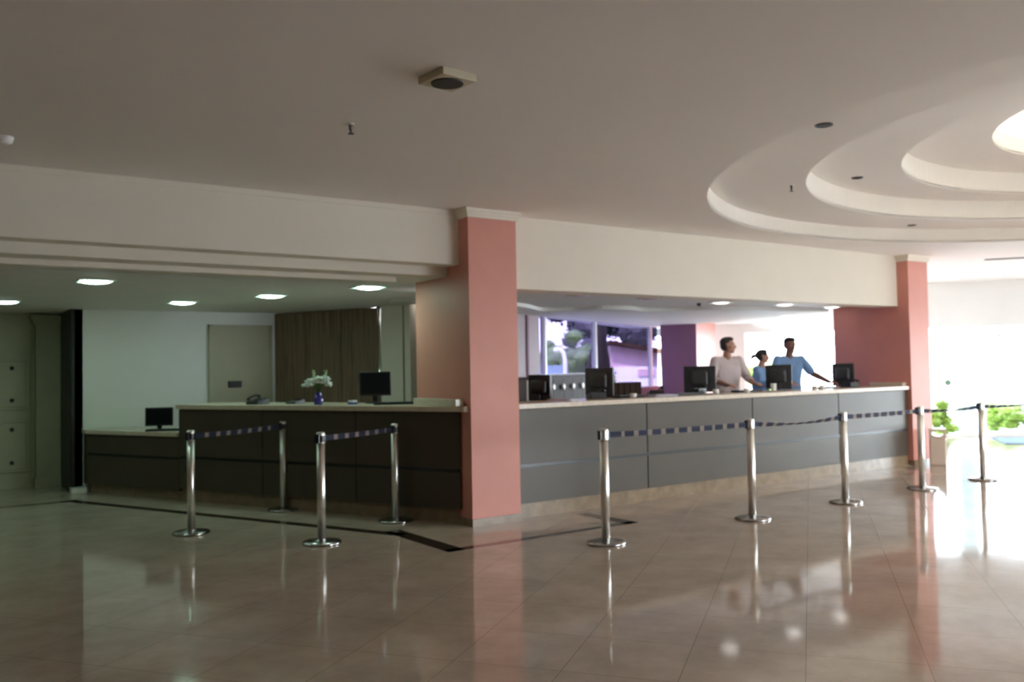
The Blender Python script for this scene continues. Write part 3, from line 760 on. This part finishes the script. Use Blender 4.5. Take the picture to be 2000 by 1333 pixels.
# brown wood drawer box under the right window
t = empty('drawer_chest', (8.72, 9.72, .15), R(10), 'low brown wooden chest with slatted front under the right window', 'chest')
obj('body', B(-.22, .52, 0, .3, 0, 1.16), 'woodbox', t, bevel=.004)
for i in range(5): obj('drawer', B(-.20+i*.143, -.07+i*.143, -.015, 0, .9, 1.14), 'woodbox', t, bevel=.003)
# waste bin by the far pillar
t = empty('waste_bin', (12.68, 7.12, 0), R(119), 'beige waste bin with oval opening at the foot of the far pink pillar', 'waste bin')
s = .115
bm = bmesh.new(); box(bm, -s, s, -s, s, 0, .40); obj('body', bm, 'bin', t, bevel=.02)
bm = bmesh.new()
# hood with an oval opening through it
n = 32
def ringv(y, rx, rz_, sq):
    out = []
    for k in range(n):
        a = 2*PI*k/n; cx_, cz_ = math.cos(a), math.sin(a)
        if sq: f = 1/max(abs(cx_), abs(cz_)); out.append(bm.verts.new((cx_*f*s, y, .47+cz_*f*.07)))
        else: out.append(bm.verts.new((cx_*rx, y, .472+cz_*rz_)))
    return out
q = [ringv(-s, 0, 0, True), ringv(-s, .075, .045, False), ringv(s, .075, .045, False), ringv(s, 0, 0, True)]
for j in range(4):
    for k in range(n): bm.faces.new((q[j][k], q[j][(k+1) % n], q[(j+1) % 4][(k+1) % n], q[(j+1) % 4][k]))
obj('lid', bm, 'bin', t)
# blue door mat
tag(obj('door_mat', PR([(16.62, 8.05), (17.75, 8.86), (19.6, 6.9), (17.9, 6.1)], 0, .012), 'pondblue'), 'blue mat on the bright floor inside the glass front', 'door mat')
# dark upright edge at the very left
d0 = turn(-2.375, 4.0, 0)
tag(obj('upright_panel', (lambda b: (box(b, d0.x-.12, d0.x, d0.y-.01, d0.y+.05, 0, 2.44), b)[-1])(bmesh.new()), 'dark', bevel=.004), 'dark upright panel edge along the left border of the photo', 'panel')

# ------------------------------------------------------------------ people
def limb(bm, *seq):
    for (p, r), (q_, s_) in zip(seq, seq[1:]): hull(bm, (Vector(p), r), (Vector(q_), s_))
def hand(bm, wrist, d, palm_n, curl=.5):
    """palm and five fingers; d points along the hand, palm_n out of the palm"""
    d = Vector(d).normalized(); pn = (Vector(palm_n) - Vector(palm_n).dot(d)*d).normalized(); sd = d.cross(pn)
    w_ = Vector(wrist)
    hull(bm, (w_, .024), (w_+d*.045+sd*.022, .018), (w_+d*.045-sd*.022, .018), (w_+d*.085+sd*.028, .012), (w_+d*.085-sd*.028, .012))
    for i, ln in enumerate((.066, .078, .072, .056)):
        b0 = w_+d*.088+sd*(.030-.02*i)
        d1 = (d+pn*curl*.5).normalized(); d2 = (d+pn*curl*1.4).normalized(); d3 = (d+pn*curl*2.6).normalized()
        p1 = b0+d1*ln*.45; p2 = p1+d2*ln*.32; p3 = p2+d3*ln*.23
        limb(bm, (b0, .0095), (p1, .009), (p2, .0085), (p3, .0075))
    tb = w_+d*.03+sd*.03
    t1 = tb+(d*.6+sd*.7+pn*.2).normalized()*.038; t2 = t1+(d*.9+sd*.25+pn*.35).normalized()*.03
    limb(bm, (tb, .014), (t1, .011), (t2, .009))
def person(loc, rz, H_, lab, shirt, skin, hair, head_yaw, arms, hair_style, lean=0.0, female=False, pitch=0.0):
    """faces local -Y; H_ standing height; arms = [(elbow, wrist, hand direction)] for -X then +X side, in metres"""
    k = H_/1.76
    root = empty('person', loc, rz, lab, 'person')
    sw = .185*k*(.86 if female else 1); hipw = .10*k*(1.05 if female else 1)
    sh = 1.44*k; hip = .93*k; ly = -math.sin(lean)
    def V(x, y, z): # lean forward above the hips
        f = max(0, z-hip); return Vector((x, y+ly*f, z))
    S = [V(-sw, 0, sh), V(sw, 0, sh)]
    neck0 = V(0, .0, 1.47*k); neck1 = V(0, -.012, 1.56*k); hc = V(0, -.022, 1.655*k)
    bm = bmesh.new()
    hull(bm, (V(-hipw, 0, hip), .095*k), (V(hipw, 0, hip), .095*k), (V(0, 0, 1.10*k), .10*k))
    hull(bm, (V(-.06*k, 0, 1.08*k), .095*k), (V(.06*k, 0, 1.08*k), .095*k), (V(-.09*k, -.005, 1.30*k), .10*k), (V(.09*k, -.005, 1.30*k), .10*k))
    hull(bm, (V(-.09*k, 0, 1.28*k), .10*k), (V(.09*k, 0, 1.28*k), .10*k), (S[0]+Vector((.03, 0, -.01)), .055*k), (S[1]+Vector((-.03, 0, -.01)), .055*k), (V(0, .0, 1.45*k), .06*k))
    limb(bm, (neck0, .064*k), (neck1, .057*k))
    for sx in (-1, 1):
        limb(bm, ((sx*hipw, 0, .9*k), .095*k), ((sx*hipw*1.05, -.01, .50*k), .058*k), ((sx*hipw*1.05, .01, .30*k), .055*k), ((sx*hipw*1.05, .015, .09*k), .04*k))
        hull(bm, ((sx*hipw*1.05, .03, .05), .042), ((sx*hipw*1.1, -.13, .035), .035), ((sx*hipw*1.05, .03, .038), .037))
    for i, (el, wr, hd, pn) in enumerate(arms):
        limb(bm, (S[i], .056*k), (Vector(el), .048*k), (Vector(el).lerp(Vector(wr), .35), .046*k), (Vector(wr), .032*k))
        hand(bm, wr, hd, pn)
    # head with face
    hm = Matrix.Translation(hc) @ Matrix.Rotation(head_yaw, 4, 'Z') @ Matrix.Rotation(pitch, 4, 'X')
    hs = k*(.96 if female else 1.0)
    def Hd(x, y, z): return hm @ (Vector((x, y, z))*hs)
    def eb(c, r, rot=None): ball(bm, Hd(*c), tuple(v*hs for v in r), 3, hm.to_3x3().to_4x4())
    eb((0, .012, .035), (.075, .094, .085)); eb((0, -.03, -.01), (.062, .062, .078)); eb((0, -.045, -.07), (.042, .042, .034))
    hull(bm, (Hd(-.045, .0, -.05), .02*hs), (Hd(.045, 0, -.05), .02*hs), (Hd(-.018, -.075, -.088), .016*hs), (Hd(.018, -.075, -.088), .016*hs))
    hull(bm, (Hd(0, -.088, .022), .009*hs), (Hd(0, -.114, -.022), .012*hs), (Hd(-.014, -.095, -.026), .009*hs), (Hd(.014, -.095, -.026), .009*hs))
    hull(bm, (Hd(-.042, -.078, .036), .009*hs), (Hd(-.012, -.09, .036), .009*hs)); hull(bm, (Hd(.042, -.078, .036), .009*hs), (Hd(.012, -.09, .036), .009*hs))
    hull(bm, (Hd(-.02, -.086, -.05), .008*hs), (Hd(.02, -.086, -.05), .008*hs), (Hd(0, -.093, -.05), .009*hs))
    for sx in (-1, 1): hull(bm, (Hd(sx*.076, .012, .018), .012*hs), (Hd(sx*.082, .022, .03), .011*hs), (Hd(sx*.074, .008, -.018), .009*hs))
    body = obj('body', bm, skin, root); remesh(body, .0062, 3)
    for sx in (-1, 1):
        b2 = bmesh.new(); ball(b2, Hd(sx*.031, -.076, .014), .0115*hs, 2); e = obj('eye', b2, 'eyewhite', body, smooth=True)
        b2 = bmesh.new(); ball(b2, Hd(sx*.031, -.0845, .014), .0055*hs, 2); obj('pupil', b2, 'black', e, smooth=True)
    b2 = bmesh.new(); hull(b2, (Hd(-.021, -.091, -.052), .0045*hs), (Hd(0, -.1, -.052), .0055*hs), (Hd(.021, -.091, -.052), .0045*hs)); obj('mouth', b2, 'lips', body, smooth=True)
    # hair
    hb = bmesh.new()
    def hbll(c, r): ball(hb, Hd(*c), tuple(v*hs for v in r), 3, hm.to_3x3().to_4x4())
    hbll((0, .026, .052), (.080, .088, .078)); hbll((0, .05, .01), (.072, .060, .080)); hbll((0, -.012, .098), (.066, .072, .034))
    if hair_style == 'ponytail':
        hbll((0, .08, .03), (.060, .05, .065)); hull(hb, (Hd(0, .11, .02), .03*hs), (Hd(0, .165, .015), .034*hs)); hull(hb, (Hd(0, .165, .015), .034*hs), (Hd(0, .20, -.03), .018*hs))
        hbll((-.05, -.01, .06), (.035, .06, .045)); hbll((.05, -.01, .06), (.035, .06, .045))
    ho = obj('hair', hb, hair, root); remesh(ho, .007, 2)
    # shirt
    e_ = .014
    sb = bmesh.new()
    hull(sb, (V(-hipw, 0, hip+.0), .098*k+e_), (V(hipw, 0, hip), .098*k+e_), (V(-.07*k, 0, 1.12*k), .10*k+e_), (V(.07*k, 0, 1.12*k), .10*k+e_))
    hull(sb, (V(-.07*k, 0, 1.08*k), .098*k+e_), (V(.07*k, 0, 1.08*k), .098*k+e_), (V(-.095*k, -.005, 1.30*k), .10*k+e_), (V(.095*k, -.005, 1.30*k), .10*k+e_))
    hull(sb, (V(-.095*k, 0, 1.28*k), .10*k+e_), (V(.095*k, 0, 1.28*k), .10*k+e_), (S[0]+Vector((.03, 0, -.01)), .056*k+e_), (S[1]+Vector((-.03, 0, -.01)), .056*k+e_), (V(0, .01, 1.44*k), .062*k+e_))
    hull(sb, (V(-.05*k, .012, 1.475*k), .030), (V(.05*k, .012, 1.475*k), .030), (V(0, .045, 1.49*k), .030), (V(0, 0, 1.44*k), .05))
    for i, (el, wr, hd, pn) in enumerate(arms):
        m_ = S[i].lerp(Vector(el), .8)
        limb(sb, (S[i], .058*k+e_), (m_, .058*k+e_))
        if female or shirt == 'shirtwhite':
            limb(sb, (m_, .046*k+e_), (Vector(el), .042*k+e_), (Vector(el).lerp(Vector(wr), .45), .038*k+e_))
    so_ = obj('shirt', sb, shirt, root); remesh(so_, .009, 3)
    tb = bmesh.new()
    hull(tb, (V(-hipw, 0, hip+.02), .098*k+.008), (V(hipw, 0, hip+.02), .098*k+.008), ((-hipw, 0, .86*k), .10*k+.008), ((hipw, 0, .86*k), .10*k+.008))
    for sx in (-1, 1): limb(tb, ((sx*hipw, 0, .88*k), .1*k), ((sx*hipw*1.05, -.01, .50*k), .072*k), ((sx*hipw*1.05, .015, .11*k), .065*k))
    tr = obj('trousers', tb, 'trousers', root); remesh(tr, .011, 3)
    return root
# yaw: local -Y faces the given world heading
def face(h): return h + PI/2
# man in white: body turned slightly to his left, looking along the counter to the right of the picture
H1 = R(-112)
person((9.83, 8.66, .15), face(H1), 1.775, 'man in a pinkish-white shirt standing behind the counter, looking right', 'shirtwhite', 'skin', 'hairgrey', R(68),
       [((-.29, -.10, 1.20), (-.20, -.40, 1.115), (.35, -1, -.05), (0, 0, -1)), ((.29, -.10, 1.20), (.24, -.38, 1.12), (.15, -1, .0), (0, 0, -1))], 'short', R(4))
H2 = R(-75)
person((10.52, 8.62, .15), face(H2), 1.60, 'woman with dark tied-back hair in a light blue shirt, shortest of the three', 'shirtblue', 'skin', 'hairblack', R(38),
       [((-.24, -.12, 1.10), (-.16, -.38, 1.10), (.3, -1, 0), (0, 0, -1)), ((.24, -.12, 1.10), (.14, -.38, 1.10), (-.3, -1, 0), (0, 0, -1))], 'ponytail', R(3), female=True)
H3 = R(-118)
person((11.24, 8.66, .15), face(H3), 1.78, 'dark-haired man in a light blue shirt resting his arm out on the counter', 'shirtblue', 'skindark', 'hairblack', R(12),
       [((-.28, -.10, 1.20), (-.17, -.38, 1.12), (.3, -1, -.05), (0, 0, -1)), ((.36, -.06, 1.24), (.50, -.30, 1.115), (.55, -.8, -.1), (0, 0, -1))], 'short', R(5), pitch=R(10))

# ------------------------------------------------------------------ outside
bm = B(-90, 140, -110, 130, -.3, -.045)
struct('ground_outside', bm, 'paving')
def tree(name, x, y, h, crad, cz, leaf, label, nleaf=1600, trunk=.16, squash=.8, seed=1, group='trees and shrubs outside'):
    random.seed(seed)
    t = empty(name, (x, y, 0), 0, label, 'tree' if trunk else 'shrub', group)
    if trunk:
        bm = T([(0, 0, 0), (.05, .03, h*.3), (-.04, 0, h*.6), (0, 0, cz)], [trunk, trunk*.8, trunk*.65, trunk*.3], 12)
        for k in range(6):
            a = k*PI/3; tube(bm, [(0, 0, h*.45), (math.cos(a)*crad*.4, math.sin(a)*crad*.4, cz-crad*.1), (math.cos(a)*crad*.7, math.sin(a)*crad*.7, cz+crad*.2)], [trunk*.4, trunk*.25, .02], 6)
        obj('trunk', bm, 'bark', t)
    bm = bmesh.new()
    lobes = [Vector((random.gauss(0, .45)*crad, random.gauss(0, .45)*crad, cz+random.gauss(0, .38)*crad*squash)) for _ in range(14)]
    for i in range(nleaf):
        l_ = random.choice(lobes); v = Vector((random.gauss(0, 1), random.gauss(0, 1), random.gauss(0, 1))).normalized()*crad*.42*random.uniform(.6, 1.05)
        v.z *= squash; p = l_+v; p.z = max(p.z, .05)
        s_ = random.uniform(.07, .15)*max(.45, crad/2.2); a = Vector((random.gauss(0, 1), random.gauss(0, 1), random.gauss(0, .6))).normalized(); b = a.orthogonal().normalized()
        q_ = [p-a*s_, p+b*s_*.5, p+a*s_, p-b*s_*.5]
        bm.faces.new([bm.verts.new(c_) for c_ in q_])
    for l_ in lobes: ball(bm, l_, (crad*.34, crad*.34, crad*.3*squash), 2)
    obj('foliage', bm, leaf, t)
    return t
def ray_pt(px, dist):                                  # place a garden thing by heading and distance from the lobby
    a = VA - math.atan((px-1000)/1708); return (dist*math.cos(a), dist*math.sin(a))
def gt(px, d): return ray_pt(px, d)
lawn = struct('lawn', PR([gt(1000, 21), gt(1175, 21), gt(1175, 60), gt(1000, 60)], -.01, .06), 'lawn')
x, y = gt(1220, 37); tree('dark_tree', x, y, 5.6, 1.9, 4.1, 'leafdark', 'dark spreading tree behind the middle of the back window', 2600, seed=2)
x, y = gt(1262, 36); tree('dark_tree', x, y, 5.6, 2.3, 4.3, 'leafdark', 'dark tree overhanging the pink building', 2200, seed=3)
x, y = gt(1122, 33); tree('dark_tree', x, y, 3.0, .95, 2.0, 'leafdark', 'dark purplish tree in the left half of the back window', 2200, seed=4)
x, y = gt(1072, 38); tree('green_tree', x, y, 2.6, 1.0, 1.9, 'leafgreen', 'green tree at the left edge of the back window', 2000, seed=5)
x, y = gt(1140, 24); tree('green_tree', x, y, 2.2, .8, 1.5, 'leafgreen', 'yellow-green bush left of the dark trunk', 1500, trunk=.05, seed=6)
x, y = gt(1112, 28); tree('green_tree', x, y, 2.4, .9, 1.7, 'leafgreen', 'green bush behind the lamp post', 1500, trunk=.05, seed=8)
x, y = gt(1166, 20)
t = empty('tree_trunk', (x, y, 0), 0, 'thick dark tree trunk widening downward outside the back window', 'tree trunk')
obj('bark', T([(0, 0, 0), (0, 0, 1.3), (.08, .0, 2.1), (.1, 0, 3.4)], [.5, .34, .17, .14], 18), 'bark', t, smooth=True)
for px, d_, lab in ((1826, 21, 'green shrub outside the glass beside the far pillar'), (1935, 22.5, 'yellow-green shrub outside behind the last queue post'), (1975, 22.3, 'yellow-green shrub outside at the right edge')):
    x, y = gt(px, d_); tree('green_shrub', x, y, .5, .42, .28, 'leafyellow', lab, 900, trunk=0, seed=px)
for px, d_, lab in ((1440, 24, 'sunlit shrub outside between the man in white and the woman'), (1505, 25, 'sunlit shrub outside between the woman and the last man')):
    x, y = gt(px, d_); tree('green_shrub', x, y, 1.6, .75, 1.2, 'leafyellow', lab, 1300, trunk=.05, seed=px)
# lamp post seen through the left window
x, y = gt(1103, 22)
t = empty('lamp_post', (x, y, 0), 0, 'pale curved garden lamp post seen through the left window', 'lamp post')
rd = turn(-1, 0, 0)
obj('post', T([(0, 0, 0), (0, 0, 1.75), tuple(rd*.04+Vector((0, 0, 1.93))), tuple(rd*.14+Vector((0, 0, 2.04)))], .05, 10), 'alu', t, smooth=True)
bm = bmesh.new(); ball(bm, rd*.19+Vector((0, 0, 2.0)), (.09, .09, .07), 3); obj('lamp_head', bm, 'alu', t, smooth=True)
# blue-grey garden bench wall, pink pavilion
a, b = gt(1000, 23), gt(1108, 23)
tag(obj('garden_wall', PR(strip(a, b, .25), 0, 1.62), 'bluegrey'), 'low blue-grey garden wall seen through the left window', 'garden wall')
root = empty('pavilion', (*gt(1200, 24), 0), 0, 'pink and white garden pavilion with dark sloping roof outside the right window', 'building')
pa, pb = Vector((*gt(1192, 24), 0)), Vector((*gt(1345, 25), 0)); pd = (pb-pa).normalized(); pn_ = Vector((-pd.y, pd.x, 0))
def pav(s0, s1, d0, d1, z0, z1):
    f = lambda s, d: (pa+pd*s+pn_*d).to_2d()
    return PR([f(s0, d0), f(s1, d0), f(s1+d1*.3, d1), f(s0+d1*.3, d1)], z0, z1)
LN = (pb-pa).length
rel(obj('wall', pav(0, LN, 0, 2.2, 0, 1.55), 'whitehouse'), root)
up_ = pav(0, LN, .02, 2.2, 1.55, 2.15)
for v in up_.verts:
    if v.co.z > 2: v.co.z -= .38*((v.co-pa).dot(pd)/LN)
rel(obj('upper_wall', up_, 'pinkhouse'), root)
rel(obj('pink_panel', pav(LN*.34, LN*.56, -.04, .0, 1.28, 1.47), 'pinkhouse'), root)
rf = pav(-.15, LN, -.3, 2.3, 2.15, 2.25)
for v in rf.verts: v.co.z -= .38*((v.co-pa).dot(pd)/LN)
rel(obj('roof', rf, 'woodbox'), root)
# white building beyond the right-hand opening with grey windows
root = empty('white_building', (*gt(1500, 34), 0), 0, 'overexposed white building with small grey windows beyond the staff', 'building')
wa, wb = Vector((*gt(1395, 34), 0)), Vector((*gt(1700, 36), 0)); wdv = (wb-wa).normalized(); wnn = Vector((-wdv.y, wdv.x, 0))
def wbl(s0, s1, d0, d1, z0, z1):
    f = lambda s, d: (wa+wdv*s+wnn*d).to_2d()
    return PR([f(s0, d0), f(s1, d0), f(s1, d1), f(s0, d1)], z0, z1)
WL = (wb-wa).length
rel(obj('wall', wbl(0, WL, 0, 4, 0, 5), 'whitehouse'), root)
for s0, s1 in ((WL*.18, WL*.235), (WL*.44, WL*.59), (WL*.72, WL*.80)): rel(obj('window', wbl(s0, s1, -.03, .0, 2.25, 2.58), 'greywin'), root)
# pale blue pillar outside the glass front
x, y = gt(1881, 21.5)
t = empty('outdoor_pillar', (x, y, 0), GA, 'pale blue square pillar outside the glass front', 'pillar')
obj('shaft', B(-.17, .17, -.17, .17, 0, 3.6), 'paleblue', t, bevel=.01); obj('base', B(-.2, .2, -.2, .2, 0, .15), 'paleblue', t)
print('scene built')
